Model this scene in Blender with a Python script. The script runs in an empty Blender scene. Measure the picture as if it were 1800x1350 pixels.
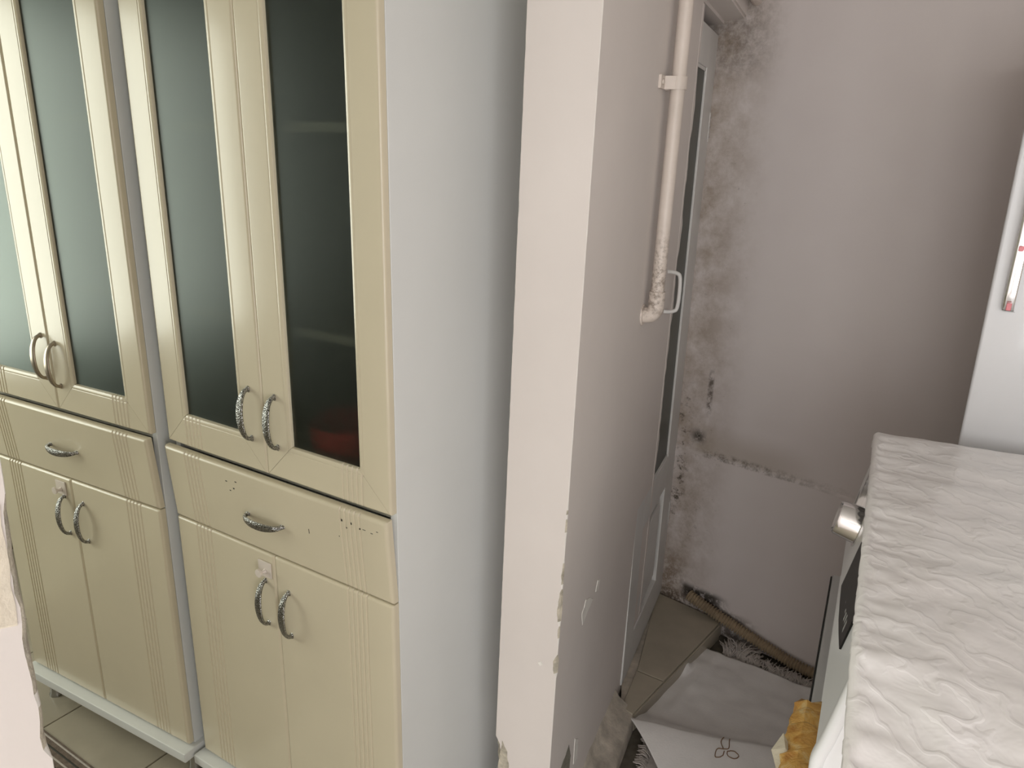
import bpy, bmesh, math, random
from mathutils import Vector, Matrix, noise

random.seed(7)
scene = bpy.context.scene
COL = scene.collection

# ------------------------------------------------------------------ camera
CAM_H = 1.72
F_PX = 1340.0
pitch, roll, yaw = math.radians(17.17), math.radians(1.36), math.radians(-32.01)
Fv = Vector((math.sin(yaw) * math.cos(pitch), math.cos(yaw) * math.cos(pitch), -math.sin(pitch)))
Rv = Vector((math.cos(yaw), -math.sin(yaw), 0))
Uv = Rv.cross(Fv)
Rr = Rv * math.cos(roll) + Uv * math.sin(roll)
Ur = -Rv * math.sin(roll) + Uv * math.cos(roll)
cam_data = bpy.data.cameras.new('camera')
cam = bpy.data.objects.new('camera', cam_data)
COL.objects.link(cam)
cam_data.sensor_width = 36.0
cam_data.lens = F_PX * 36.0 / 1800.0
cam_data.clip_start = 0.02
M = Matrix(((Rr.x, Ur.x, -Fv.x, 0), (Rr.y, Ur.y, -Fv.y, 0), (Rr.z, Ur.z, -Fv.z, CAM_H), (0, 0, 0, 1)))
cam.matrix_world = M
scene.camera = cam

# ------------------------------------------------------------------ light
world = bpy.data.worlds.new('world')
scene.world = world
world.use_nodes = True
world.node_tree.nodes['Background'].inputs[0].default_value = (0.55, 0.62, 0.70, 1)
world.node_tree.nodes['Background'].inputs[1].default_value = 0.15


def area(name, loc, target, sx, sy, power, color):
    l = bpy.data.lights.new(name, 'AREA')
    l.shape = 'RECTANGLE'
    l.size, l.size_y, l.energy, l.color = sx, sy, power, color
    o = bpy.data.objects.new(name, l)
    o.location = loc
    o.rotation_euler = (Vector(target) - Vector(loc)).to_track_quat('-Z', 'Y').to_euler()
    COL.objects.link(o)
    return o


# daylight entering through the kitchen window (x = -3.6) and the balcony window (y = -1.7)
area('kitchen_window_offscreen', (-3.66, -0.13, 1.52), (0, -0.13, 1.52), 1.40, 1.64, 41, (0.97, 1.0, 0.87))
area('balcony_window_offscreen', (0.82, -2.74, 1.30), (0.82, 0, 1.30), 1.24, 2.20, 48, (1.0, 0.985, 0.98))
area('balcony_side_window_offscreen', (1.55, -1.30, 1.30), (0, -1.30, 1.30), 1.60, 2.20, 54, (1.0, 0.985, 0.98))

scene.view_settings.view_transform = 'Standard'
scene.view_settings.look = 'None'
scene.view_settings.exposure = 0.12
scene.view_settings.gamma = 1.0
scene.view_settings.use_curve_mapping = False


# ------------------------------------------------------------------ materials
class NT:
    def __init__(self, name):
        self.m = bpy.data.materials.new(name)
        self.m.use_nodes = True
        self.nt = self.m.node_tree
        self.b = self.nt.nodes['Principled BSDF']

    def n(self, t, **kw):
        nd = self.nt.nodes.new(t)
        for k, v in kw.items():
            if k in nd.inputs:
                nd.inputs[k].default_value = v
            else:
                setattr(nd, k, v)
        return nd

    def l(self, a, b):
        self.nt.links.new(a, b)

    def set(self, **kw):
        for k, v in kw.items():
            self.b.inputs[k.replace('_', ' ')].default_value = v

    def coord(self):
        if not hasattr(self, '_c'):
            self._c = self.n('ShaderNodeTexCoord')
        return self._c.outputs['Object']

    def noise(self, scale, detail=4, rough=0.6, vec=None, dist=0.0):
        nd = self.n('ShaderNodeTexNoise')
        nd.inputs['Scale'].default_value = scale
        nd.inputs['Detail'].default_value = detail
        nd.inputs['Roughness'].default_value = rough
        nd.inputs['Distortion'].default_value = dist
        self.l(vec or self.coord(), nd.inputs['Vector'])
        return nd.outputs['Fac']

    def ramp(self, fac, stops):
        r = self.n('ShaderNodeValToRGB')
        els = r.color_ramp.elements
        while len(els) < len(stops):
            els.new(0.5)
        for e, (p, c) in zip(els, stops):
            e.position = p
            e.color = c if len(c) == 4 else (*c, 1)
        self.l(fac, r.inputs[0])
        return r.outputs[0]

    def mix(self, fac, a, b):
        x = self.n('ShaderNodeMix', data_type='RGBA')
        for s, i in ((fac, 0), (a, 6), (b, 7)):
            if hasattr(s, 'is_output'):
                self.l(s, x.inputs[i])
            else:
                x.inputs[i].default_value = s if i == 0 else (*s, 1)
        return x.outputs[2]

    def math(self, op, a, b=None, clamp=False):
        x = self.n('ShaderNodeMath', operation=op)
        x.use_clamp = clamp
        for i, s in enumerate((a, b)):
            if s is None:
                continue
            if hasattr(s, 'is_output'):
                self.l(s, x.inputs[i])
            else:
                x.inputs[i].default_value = s
        return x.outputs[0]

    def band(self, v, lo0, lo1, hi1, hi0):
        """smooth window: 0 below lo0, 1 between lo1 and hi1, 0 above hi0"""
        a = self.n('ShaderNodeMapRange', interpolation_type='SMOOTHSTEP')
        self.l(v, a.inputs[0])
        a.inputs[1].default_value, a.inputs[2].default_value = lo0, lo1
        b = self.n('ShaderNodeMapRange', interpolation_type='SMOOTHSTEP')
        self.l(v, b.inputs[0])
        b.inputs[1].default_value, b.inputs[2].default_value = hi1, hi0
        b.inputs[3].default_value, b.inputs[4].default_value = 1, 0
        return self.math('MULTIPLY', a.outputs[0], b.outputs[0])

    def bump(self, h, strength=0.3, dist=0.01):
        bp = self.n('ShaderNodeBump')
        bp.inputs['Strength'].default_value = strength
        bp.inputs['Distance'].default_value = dist
        self.l(h, bp.inputs['Height'])
        self.l(bp.outputs[0], self.b.inputs['Normal'])

    def base(self, s):
        self.l(s, self.b.inputs['Base Color'])


def simple(name, col, rough=0.5, metal=0.0, var=0.06, scale=8, bump=0.0, bscale=60, bdist=0.002, **kw):
    t = NT(name)
    t.set(Roughness=rough, Metallic=metal, **kw)
    f = t.noise(scale, 4)
    lo = tuple(max(0, c * (1 - var)) for c in col)
    hi = tuple(min(1, c * (1 + var)) for c in col)
    t.base(t.ramp(f, [(0.3, lo), (0.7, hi)]))
    if bump:
        t.bump(t.noise(bscale, 5), bump, bdist)
    return t.m


MAT = {}
MAT['cream'] = simple('cream_lacquer', (0.68, 0.61, 0.46), 0.24, var=0.025, scale=3, bump=0.04, bscale=25, Coat_Weight=0.25, Coat_Roughness=0.12)
MAT['white_board'] = simple('white_melamine', (0.77, 0.785, 0.775), 0.42, var=0.02, scale=3)
MAT['dark_in'] = simple('cabinet_inside', (0.42, 0.42, 0.38), 0.6)
MAT['shelf'] = simple('shelf_board', (0.62, 0.60, 0.52), 0.5)
MAT['red'] = simple('red_plastic', (0.85, 0.03, 0.025), 0.35)
MAT['black_screw'] = simple('black_mark', (0.03, 0.028, 0.02), 0.6)
MAT['wall'] = simple('pinkish_wall_paint', (0.72, 0.665, 0.63), 0.75, var=0.035, scale=2.2, bump=0.12, bscale=35, bdist=0.002)
MAT['wall_white'] = simple('white_wall_paint', (0.72, 0.70, 0.66), 0.8, var=0.03, scale=2.0, bump=0.1, bscale=30)
MAT['ceiling'] = simple('ceiling_paint', (0.70, 0.68, 0.65), 0.85)
MAT['plaster'] = simple('exposed_plaster', (0.50, 0.455, 0.37), 0.95, var=0.35, scale=45, bump=0.9, bscale=90, bdist=0.004)
MAT['plaster_pale'] = simple('pale_yellow_plaster', (0.68, 0.61, 0.50), 0.9, var=0.12, scale=40, bump=0.5, bscale=80, bdist=0.003)
MAT['plaster_dark'] = simple('exposed_cement', (0.22, 0.205, 0.165), 0.95, var=0.3, scale=35, bump=0.8, bscale=80, bdist=0.004)
MAT['paint_flake'] = simple('flaked_white_paint', (0.80, 0.77, 0.72), 0.7, var=0.06, scale=30, bump=0.4, bscale=70)
MAT['pipe_plain'] = simple('painted_pipe', (0.68, 0.60, 0.54), 0.42, var=0.08, scale=14, bump=0.15, bscale=60)
MAT['door'] = simple('white_door_paint', (0.66, 0.65, 0.63), 0.42, var=0.06, scale=5, bump=0.12, bscale=30)
MAT['tile'] = simple('beige_floor_tile', (0.42, 0.375, 0.295), 0.33, var=0.10, scale=5, bump=0.05, bscale=20)
MAT['tile_niche'] = simple('beige_step_tile', (0.42, 0.375, 0.295), 0.42, var=0.12, scale=6, bump=0.06, bscale=25)
MAT['grout'] = simple('dark_grout', (0.12, 0.105, 0.08), 0.9, var=0.25, scale=30)
MAT['cement'] = simple('dirty_cement', (0.50, 0.45, 0.38), 0.9, var=0.35, scale=14, bump=0.5, bscale=50, bdist=0.004)
MAT['chrome'] = simple('chrome', (0.80, 0.80, 0.80), 0.10, 1.0, var=0.02)
MAT['bronze'] = simple('aged_nickel', (0.38, 0.33, 0.27), 0.28, 1.0, var=0.1, scale=60)
MAT['leg_metal'] = simple('leg_metal', (0.45, 0.45, 0.45), 0.25, 1.0)
MAT['hook'] = simple('pale_pink_plastic', (0.74, 0.665, 0.60), 0.35, var=0.03)
MAT['appliance'] = simple('white_enamel', (0.78, 0.79, 0.80), 0.28, var=0.01, Coat_Weight=0.3)
MAT['fridge'] = simple('white_fridge_enamel', (0.72, 0.73, 0.745), 0.30, var=0.01, Coat_Weight=0.3)
MAT['silver'] = simple('silver_grey_plastic', (0.46, 0.465, 0.46), 0.32, 0.3, var=0.05)
MAT['black_gloss'] = simple('black_glass', (0.010, 0.010, 0.009), 0.38, var=0.2, Specular_IOR_Level=0.25)
MAT['print'] = simple('grey_print', (0.30, 0.30, 0.29), 0.5)
MAT['crease'] = simple('panel_crease', (0.30, 0.30, 0.30), 0.5)
MAT['hose'] = simple('dirty_grey_hose', (0.33, 0.255, 0.165), 0.6, var=0.22, scale=9)
MAT['towel'] = simple('grey_white_towel', (0.82, 0.80, 0.78), 0.95, var=0.05, scale=9, bump=0.35, bscale=220, bdist=0.0015)
MAT['fringe'] = simple('grey_mat_pile', (0.50, 0.455, 0.42), 0.95, var=0.15, scale=60)
MAT['stitch'] = simple('brown_thread', (0.22, 0.12, 0.06), 0.9)
MAT['rug'] = simple('brown_rug', (0.17, 0.13, 0.105), 0.95, var=0.35, scale=70, bump=0.7, bscale=300)
MAT['frame_pvc'] = simple('white_window_frame', (0.78, 0.78, 0.77), 0.35)
MAT['pink_red'] = simple('pink_mark', (0.75, 0.22, 0.25), 0.3)  # pink-red colour of the small spots on the fridge handle

t = NT('painted_pipe_grimy')
t.set(Roughness=0.42)
sep = t.n('ShaderNodeSeparateXYZ')
t.l(t.coord(), sep.inputs[0])
paint = t.ramp(t.noise(14, 4), [(0.3, (0.62, 0.55, 0.49)), (0.7, (0.70, 0.62, 0.56))])
grime = t.math('MULTIPLY', t.band(sep.outputs[2], -0.03, 0.03, 0.10, 0.24), t.ramp(t.noise(70, 6, 0.75), [(0.46, (0,) * 3), (0.60, (1,) * 3)]))
t.base(t.mix(t.math('MULTIPLY', grime, 0.7), paint, (0.16, 0.115, 0.08)))
t.bump(t.noise(60, 5), 0.15, 0.002)
MAT['pipe'] = t.m

# textured nickel handles: fine dark dimples
t = NT('dimpled_chrome')
t.set(Metallic=1.0, Roughness=0.16)
v = t.n('ShaderNodeTexVoronoi')
v.inputs['Scale'].default_value = 420
t.l(t.coord(), v.inputs['Vector'])
t.base(t.ramp(v.outputs['Distance'], [(0.28, (0.05, 0.05, 0.048)), (0.5, (0.42, 0.42, 0.41))]))
t.bump(v.outputs['Distance'], 0.5, 0.002)
MAT['dimpled'] = t.m

# frosted cabinet glass: blurred view inside plus a broad satin reflection
t = NT('frosted_grey_glass')
t.set(Base_Color=(0.42, 0.44, 0.40, 1), Roughness=0.30, IOR=1.22, Transmission_Weight=1.0)
gl_ = t.n('ShaderNodeBsdfGlossy')
gl_.inputs['Color'].default_value = (0.42, 0.50, 0.48, 1)
gl_.inputs['Roughness'].default_value = 0.36
fz = t.n('ShaderNodeFresnel')
fz.inputs['IOR'].default_value = 1.38
ms = t.n('ShaderNodeMixShader')
t.l(fz.outputs[0], ms.inputs[0])
t.l(t.b.outputs[0], ms.inputs[1])
t.l(gl_.outputs[0], ms.inputs[2])
t.l(ms.outputs[0], t.nt.nodes['Material Output'].inputs[0])
MAT['frosted'] = t.m

t = NT('dark_green_door_glass')
t.set(Base_Color=(0.035, 0.045, 0.035, 1), Roughness=0.35, IOR=1.45)
t.bump(t.noise(40, 3), 0.15, 0.003)
MAT['door_glass'] = t.m

# amber packing tape
t = NT('amber_tape')
t.set(Roughness=0.22, Transmission_Weight=0.35, IOR=1.4, Alpha=0.92)
t.base(t.ramp(t.noise(26, 5, dist=1.2), [(0.32, (0.62, 0.30, 0.06)), (0.52, (0.85, 0.52, 0.14)), (0.72, (0.92, 0.74, 0.40))]))
t.bump(t.noise(45, 4, dist=2.0), 0.7, 0.006)
MAT['tape'] = t.m
t = NT('clear_tape')
t.set(Roughness=0.2, Alpha=0.75, Base_Color=(0.72, 0.66, 0.52, 1))
t.bump(t.noise(60, 3), 0.6, 0.004)
MAT['tape_clear'] = t.m
MAT['tape_pale'] = simple('pale_pink_tape', (0.72, 0.62, 0.55), 0.35, var=0.08, scale=30)

# embossed quilted vinyl cover
t = NT('quilted_white_vinyl')
t.set(Roughness=0.34, Coat_Weight=0.2, Coat_Roughness=0.25)
t.base(t.ramp(t.noise(5, 4), [(0.3, (0.83, 0.805, 0.80)), (0.7, (0.88, 0.87, 0.865))]))
w = t.n('ShaderNodeTexWave', wave_type='BANDS', bands_direction='DIAGONAL')
w.inputs['Scale'].default_value = 9
w.inputs['Distortion'].default_value = 13
w.inputs['Detail'].default_value = 2.5
w.inputs['Detail Scale'].default_value = 1.6
t.l(t.coord(), w.inputs['Vector'])
ridge = t.ramp(w.outputs['Fac'], [(0.0, (0.0,) * 3), (0.72, (0.25,) * 3), (0.95, (1,) * 3)])
hsum = t.math('ADD', ridge, t.math('MULTIPLY', t.noise(16, 3, dist=1.0), 0.9))
t.bump(hsum, 0.22, 0.008)
MAT['cover'] = t.m

# niche back wall: paint with damp stains, mould and the painted-in dark of the hose hole (own shapes, in wall coordinates: X along, Z up)
t = NT('stained_wall_and_hole_shade')
t.set(Roughness=0.8)
sep = t.n('ShaderNodeSeparateXYZ')
t.l(t.coord(), sep.inputs[0])
X, Z = sep.outputs[0], sep.outputs[2]
big = t.noise(3.0, 5)
mid = t.noise(11, 6, 0.7)
fine = t.noise(38, 6, 0.75)
base = t.ramp(t.noise(2.0, 3), [(0.3, (0.645, 0.59, 0.575)), (0.7, (0.69, 0.64, 0.62))])
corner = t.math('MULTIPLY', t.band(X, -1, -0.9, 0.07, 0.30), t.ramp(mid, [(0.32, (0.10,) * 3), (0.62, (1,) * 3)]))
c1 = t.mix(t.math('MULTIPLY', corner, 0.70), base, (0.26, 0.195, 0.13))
# greasy brown tint above seam
s_band = t.math('MULTIPLY', t.band(Z, 0.68, 0.70, 0.72, 0.82), t.band(X, 0.08, 0.14, 0.35, 0.62))
c2 = t.mix(t.math('MULTIPLY', s_band, 0.38), c1, (0.30, 0.24, 0.16))


def blot(c, zb, xb, lo, hi, strength, col):
    m = t.math('MULTIPLY', t.band(Z, *zb), t.band(X, *xb))
    s = t.ramp(fine, [(lo, (0,) * 3), (hi, (1,) * 3)])
    return t.mix(t.math('MULTIPLY', t.math('MULTIPLY', m, s), strength), c, col)


DK = (0.035, 0.028, 0.02)
c3 = blot(c2, (0.672, 0.680, 0.692, 0.712), (0.13, 0.15, 0.26, 0.75), 0.44, 0.60, 0.75, (0.12, 0.095, 0.065))
c3 = blot(c3, (0.705, 0.742, 0.744, 0.785), (0.075, 0.114, 0.116, 0.155), 0.36, 0.52, 1.0, DK)
c3 = blot(c3, (0.82, 0.87, 0.96, 1.02), (0.128, 0.14, 0.147, 0.158), 0.42, 0.55, 0.85, (0.08, 0.06, 0.045))
c3 = blot(c3, (0.35, 0.5, 0.8, 1.0), (0.005, 0.03, 0.06, 0.10), 0.53, 0.62, 0.85, (0.07, 0.055, 0.04))
c3 = blot(c3, (0.2, 0.3, 1.6, 1.9), (0.0, 0.02, 0.12, 0.30), 0.60, 0.70, 0.45, (0.10, 0.08, 0.055))
c3 = blot(c3, (-0.1, -0.05, 0.14, 0.34), (-0.1, -0.05, 0.06, 0.16), 0.40, 0.56, 0.75, (0.17, 0.115, 0.07))
c3 = blot(c3, (0.075, 0.105, 0.135, 0.165), (0.10, 0.13, 0.24, 0.32), 0.38, 0.50, 0.95, DK)  # mould black that also paints in the dark inside of the hose hole
c3 = blot(c3, (-0.1, 0.0, 0.085, 0.12), (-0.1, -0.05, 0.32, 0.45), 0.40, 0.55, 0.8, (0.09, 0.065, 0.045))
c3 = blot(c3, (1.9, 2.02, 2.3, 2.4), (-0.1, 0.0, 0.12, 0.30), 0.35, 0.6, 0.6, (0.13, 0.10, 0.075))
t.base(c3)
t.bump(t.math('ADD', t.noise(28, 4), t.math('MULTIPLY', t.noise(4, 2), 2.0)), 0.18, 0.004)
MAT['stained'] = t.m


# ------------------------------------------------------------------ mesh helpers
def finish(name, bm, mat, parent=None, smooth=0.7, mats=None):
    bmesh.ops.recalc_face_normals(bm, faces=bm.faces)
    me = bpy.data.meshes.new(name)
    bm.to_mesh(me)
    bm.free()
    for m in (mats or [mat]):
        me.materials.append(MAT[m])
    if smooth:
        me.polygons.foreach_set('use_smooth', [True] * len(me.polygons))
        me.set_sharp_from_angle(angle=smooth)
    o = bpy.data.objects.new(name, me)
    COL.objects.link(o)
    if smooth and smooth < 0.8:
        wn = o.modifiers.new('flat_faces', 'WEIGHTED_NORMAL')
        wn.keep_sharp = True
    if parent:
        o.parent = parent
    return o


def tag(o, label, cat=None, group=None, kind=None):
    o['label'] = label
    if cat:
        o['category'] = cat
    if group:
        o['group'] = group
    if kind:
        o['kind'] = kind
    return o


def struct(o, label=None):
    o['kind'] = 'structure'
    if label:
        o['label'] = label
    return o


def empty(name, loc=(0, 0, 0), rz=0):
    o = bpy.data.objects.new(name, None)
    o.location = loc
    o.rotation_euler = (0, 0, rz)
    o.empty_display_size = 0.1
    COL.objects.link(o)
    return o


def box(bm, lo, hi, bev=0.0, seg=2, mtx=None):
    vs = [bm.verts.new((x, y, z)) for x in (lo[0], hi[0]) for y in (lo[1], hi[1]) for z in (lo[2], hi[2])]
    fs = [bm.faces.new([vs[i] for i in q]) for q in ((0, 1, 3, 2), (4, 6, 7, 5), (0, 4, 5, 1), (2, 3, 7, 6), (0, 2, 6, 4), (1, 5, 7, 3))]
    bmesh.ops.recalc_face_normals(bm, faces=fs)
    allv = set(vs)
    if bev:
        es = list({e for f in fs for e in f.edges})
        r = bmesh.ops.bevel(bm, geom=es, offset=bev, segments=seg, profile=0.5, affect='EDGES')
        allv = {v for v in r['verts']} | {v for v in vs if v.is_valid}
        for f in r['faces']:
            allv.update(f.verts)
    if mtx:
        for v in allv:
            if v.is_valid:
                v.co = mtx @ v.co
    return allv


def prism(bm, pts, z0, z1, f=None):
    """vertical prism from a footprint; f maps (x, y, z) -> Vector"""
    f = f or (lambda x, y, z: Vector((x, y, z)))
    a = [bm.verts.new(f(x, y, z0)) for x, y in pts]
    b = [bm.verts.new(f(x, y, z1)) for x, y in pts]
    n = len(pts)
    for i in range(n):
        j = (i + 1) % n
        bm.faces.new((a[i], a[j], b[j], b[i]))
    bm.faces.new(a[::-1])
    bm.faces.new(b)


def sweep(bm, path, prof, closed_ends=True):
    """path: list of (pos, side_vec, up_vec, sx, sy); prof: list of (a, b) ring points"""
    rings = []
    for pos, sv, uv, sx, sy in path:
        rings.append([bm.verts.new(pos + sv * (a * sx) + uv * (b * sy)) for a, b in prof])
    n = len(prof)
    for r0, r1 in zip(rings, rings[1:]):
        for i in range(n):
            j = (i + 1) % n
            bm.faces.new((r0[i], r0[j], r1[j], r1[i]))
    if closed_ends:
        bm.faces.new(rings[0][::-1])
        bm.faces.new(rings[-1])
    return rings


def ring(n, k=2.0):
    out = []
    for i in range(n):
        a = 2 * math.pi * i / n
        c, s = math.cos(a), math.sin(a)
        out.append((math.copysign(abs(c) ** (2 / k), c), math.copysign(abs(s) ** (2 / k), s)))
    return out


def tube(bm, pts, rad, n=14, radii=None):
    pts = [Vector(p) for p in pts]
    path = []
    ref = None
    for i, p in enumerate(pts):
        tg = (pts[min(i + 1, len(pts) - 1)] - pts[max(i - 1, 0)]).normalized()
        if ref is None:
            ref = Vector((0, 0, 1)) if abs(tg.z) < 0.9 else Vector((0, 1, 0))
        sv = tg.cross(ref).normalized()
        uv = sv.cross(tg).normalized()
        ref = uv
        r = radii[i] if radii else rad
        path.append((p, sv, uv, r, r))
    return sweep(bm, path, ring(n))


def spline(pts, n):
    """Catmull-Rom through pts"""
    P = [Vector(p) for p in pts]
    P = [P[0] * 2 - P[1]] + P + [P[-1] * 2 - P[-2]]
    out = []
    for i in range(1, len(P) - 2):
        for k in range(n):
            u = k / n
            a, b, c, d = P[i - 1], P[i], P[i + 1], P[i + 2]
            out.append(0.5 * ((2 * b) + (c - a) * u + (2 * a - 5 * b + 4 * c - d) * u * u + (3 * b - a - 3 * c + d) * u ** 3))
    out.append(P[-2])
    return out


def edge_samples(b, n=4):
    return [b * (1 - math.cos(math.pi / 2 * i / n)) for i in range(n + 1)]


def edge_h(x, b):
    if x >= b:
        return 0.0
    return b - math.sqrt(max(0.0, b * b - (b - x) ** 2))


GW, GD = 0.0028, 0.0036


def groove_h(x, gs):
    for c in gs:
        d = abs(x - c)
        if d < GW:
            return GD * (1 - (d / GW) ** 2)
    return 0.0


def groove_cols(gs):
    out = []
    for c in gs:
        out += [c - GW, c - GW * 0.55, c, c + GW * 0.55, c + GW]
    return out


def panel(bm, x0, x1, z0, z1, th, gs=(), bev=0.006, mtx=None):
    """flat lacquered front with rounded rim and V grooves, front at y = 0 facing -y"""
    es = edge_samples(bev)
    xs = sorted(set([x0 + e for e in es] + [x1 - e for e in es] + groove_cols(gs)))
    zs = sorted(set([z0 + e for e in es] + [z1 - e for e in es]))
    V = []
    for z in zs:
        row = []
        ez = max(edge_h(z - z0, bev), edge_h(z1 - z, bev))
        for x in xs:
            y = max(ez, edge_h(x - x0, bev), edge_h(x1 - x, bev)) + groove_h(x, gs)
            row.append(bm.verts.new((x, y, z)))
        V.append(row)
    for r0, r1 in zip(V, V[1:]):
        for i in range(len(xs) - 1):
            bm.faces.new((r0[i], r0[i + 1], r1[i + 1], r1[i]))
    rim = V[0] + [r[-1] for r in V[1:]] + V[-1][-2::-1] + [r[0] for r in V[-2:0:-1]]
    back = [bm.verts.new((v.co.x, th, v.co.z)) for v in rim]
    n = len(rim)
    for i in range(n):
        j = (i + 1) % n
        bm.faces.new((rim[i], back[i], back[j], rim[j]))
    bm.faces.new(back[::-1])
    if mtx:
        bmesh.ops.transform(bm, matrix=mtx, verts=bm.verts)


def frame_door(bm, x0, x1, z0, z1, w, th, gs=()):
    """mitred door frame: four swept members with rounded outer rim and stepped inner lip"""
    prof = [(e, edge_h(e, 0.006)) for e in edge_samples(0.006)]
    prof += [(w - 0.014, 0.0), (w - 0.0125, 0.0012), (w - 0.011, 0.0003), (w - 0.006, 0.0004), (w - 0.002, 0.0018), (w, 0.0055)]
    g = 0.0005

    def member(a, b, inward, grooves):
        # a -> b along outer edge, inward = unit vector into the opening
        a, b, inward = Vector(a), Vector(b), Vector(inward)
        L = (b - a).length
        d = (b - a) / L
        cols = sorted(groove_cols(grooves))
        rows = []
        for tt, y in prof:
            lo, hi = tt + g, L - tt - g
            row = []
            for s in [lo] + [min(max(c, lo), hi) for c in cols] + [hi]:
                p = a + d * s + inward * tt
                edge = max(0.0, 0.0012 - (s - lo) * 1.2, 0.0012 - (hi - s) * 1.2)
                row.append(bm.verts.new((p.x, y + edge + groove_h(s, grooves), p.z)))
            rows.append(row)
        n = len(rows[0])
        for r0, r1 in zip(rows, rows[1:]):
            for i in range(n - 1):
                bm.faces.new((r0[i], r0[i + 1], r1[i + 1], r1[i]))
        rim = rows[0] + [r[-1] for r in rows[1:]] + rows[-1][-2::-1] + [r[0] for r in rows[-2:0:-1]]
        back = [bm.verts.new((v.co.x, th, v.co.z)) for v in rim]
        m = len(rim)
        for i in range(m):
            j = (i + 1) % m
            bm.faces.new((rim[i], back[i], back[j], rim[j]))
        bm.faces.new(back[::-1])

    member((x0, 0, z0), (x1, 0, z0), (0, 0, 1), [q - x0 for q in gs])
    member((x1, 0, z1), (x0, 0, z1), (0, 0, -1), [])
    member((x0, 0, z1), (x0, 0, z0), (1, 0, 0), [])
    member((x1, 0, z0), (x1, 0, z1), (-1, 0, 0), [])


def bow_handle(bm, c, axis, L=0.112, proj=0.027, plump=1.0, y0=0.0):
    """arched pull: c = centre on the face, axis 'x' or 'z'; bows towards -y"""
    ax = Vector((1, 0, 0)) if axis == 'x' else Vector((0, 0, 1))
    sd = Vector((0, 0, 1)) if axis == 'x' else Vector((1, 0, 0))
    c = Vector(c)
    path = []
    N = 26
    for i in range(N + 1):
        th = math.pi * i / N
        s = -math.cos(th)
        out = proj * math.sin(th) ** 0.85 if 0 < i < N else 0.0
        p = c + ax * (s * L / 2) + Vector((0, -out + y0, 0))
        ds, do = math.sin(th) * L / 2, proj * math.cos(th)
        tg = (ax * ds + Vector((0, -do, 0))).normalized() if i not in (0, N) else Vector((0, -1 if i == 0 else 1, 0))
        nrm = tg.cross(sd).normalized()
        fl = math.sin(th)
        wd = (0.0042 + 0.0056 * fl ** 1.4) * plump
        tk = 0.0046 - 0.0008 * fl
        if i in (0, N):
            wd, tk = 0.0050, 0.0075
        path.append((p, sd, nrm, wd, tk))
    sweep(bm, path, ring(12, 2.6))


# ------------------------------------------------------------------ the skewed partition wall frame
W0 = Vector((-0.63, 1.24, 0))
WA = math.radians(-10)
WD = Vector((math.sin(WA), math.cos(WA), 0))
WN = Vector((WD.y, -WD.x, 0))
SHEAR = 0.02


def wp(u, off, z, sh=SHEAR):
    """point on the partition: u along (into the niche), off out of its niche face, z up; the old wall leans a little"""
    p = W0 + WD * u + WN * (off + sh * (z - 1.3))
    return Vector((p.x, p.y, z))


CEIL = 2.62
TH = 0.135

# back wall of niche
BC = Vector((-0.905, 2.558, 0))
BA = math.radians(98.5)
BD = Vector((math.sin(BA), math.cos(BA), 0))
BN = Vector((BD.y, -BD.x, 0))      # points away from or towards the camera
if BN.y > 0:
    BN = -BN

# ------------------------------------------------------------------ floors
floor_bm = bmesh.new()
box(floor_bm, (-3.7, -2.8, -0.06), (1.62, 3.2, -0.005))
floor = struct(finish('floor', floor_bm, 'grout', smooth=0), 'floor of beige tiles with dark grout lines')
TS = 0.40
bm = bmesh.new()
box(bm, (0, 0, -0.012), (TS - 0.004, TS - 0.004, 0.0), 0.0012, 1)
tile0 = finish('tile', bm, 'tile', floor)
first = True
for i in range(-9, 10):
    for j in range(-10, 8):
        x, y = -2.197 + 0.4 * i * 1.0, 1.13 + 0.4 * j
        x1, y1 = x + TS, y + TS
        if x1 > 1.58 or x < -3.65 or y < -2.75 or y1 > 2.7 or (y < -2.25 and x < 0):
            continue
        if not (y1 <= 1.55 or x > -0.95):
            continue
        if first:
            o = tile0
            first = False
        else:
            o = tile0.copy()
            COL.objects.link(o)
            o.parent = floor
        o.location = (x, y, 0)

# ------------------------------------------------------------------ room shell
bm = bmesh.new()
box(bm, (-3.75, -2.85, CEIL), (1.64, 3.3, CEIL + 0.08))
struct(finish('ceiling', bm, 'ceiling', smooth=0), 'plain white ceiling over kitchen and balcony')

# kitchen wall with the window (x = -3.6)
bm = bmesh.new()
for lo, hi in (((-3.75, -2.2, 0), (-3.6, -0.83, CEIL)), ((-3.75, 0.57, 0), (-3.6, 1.62, CEIL)),
               ((-3.75, -0.83, 0), (-3.6, 0.57, 0.70)), ((-3.75, -0.83, 2.34), (-3.6, 0.57, CEIL))):
    box(bm, lo, hi)
struct(finish('wall_left', bm, 'wall_white', smooth=0), 'kitchen wall holding the kitchen window')
bm = bmesh.new()
for lo, hi in (((-3.64, -0.83, 0.70), (-3.58, -0.78, 2.34)), ((-3.64, 0.52, 0.70), (-3.58, 0.57, 2.34)),
               ((-3.64, -0.78, 0.70), (-3.58, 0.52, 0.75)), ((-3.64, -0.78, 2.29), (-3.58, 0.52, 2.34)),
               ((-3.635, 0.11, 0.75), (-3.585, 0.15, 2.29))):
    box(bm, lo, hi, 0.004, 1)
struct(finish('window_1', bm, 'frame_pvc'), 'white two-leaf kitchen window frame')

bm = bmesh.new()
box(bm, (-3.75, 1.505, 0), (-0.86, 1.60, CEIL))
struct(finish('wall_kitchen', bm, 'wall_white', smooth=0), 'kitchen wall behind the two cupboards')
bm = bmesh.new()
box(bm, (-3.75, -2.3, 0), (-0.165, -2.2, CEIL))
struct(finish('wall_rear', bm, 'wall_white', smooth=0), 'far kitchen wall across from the cupboards')

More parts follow.
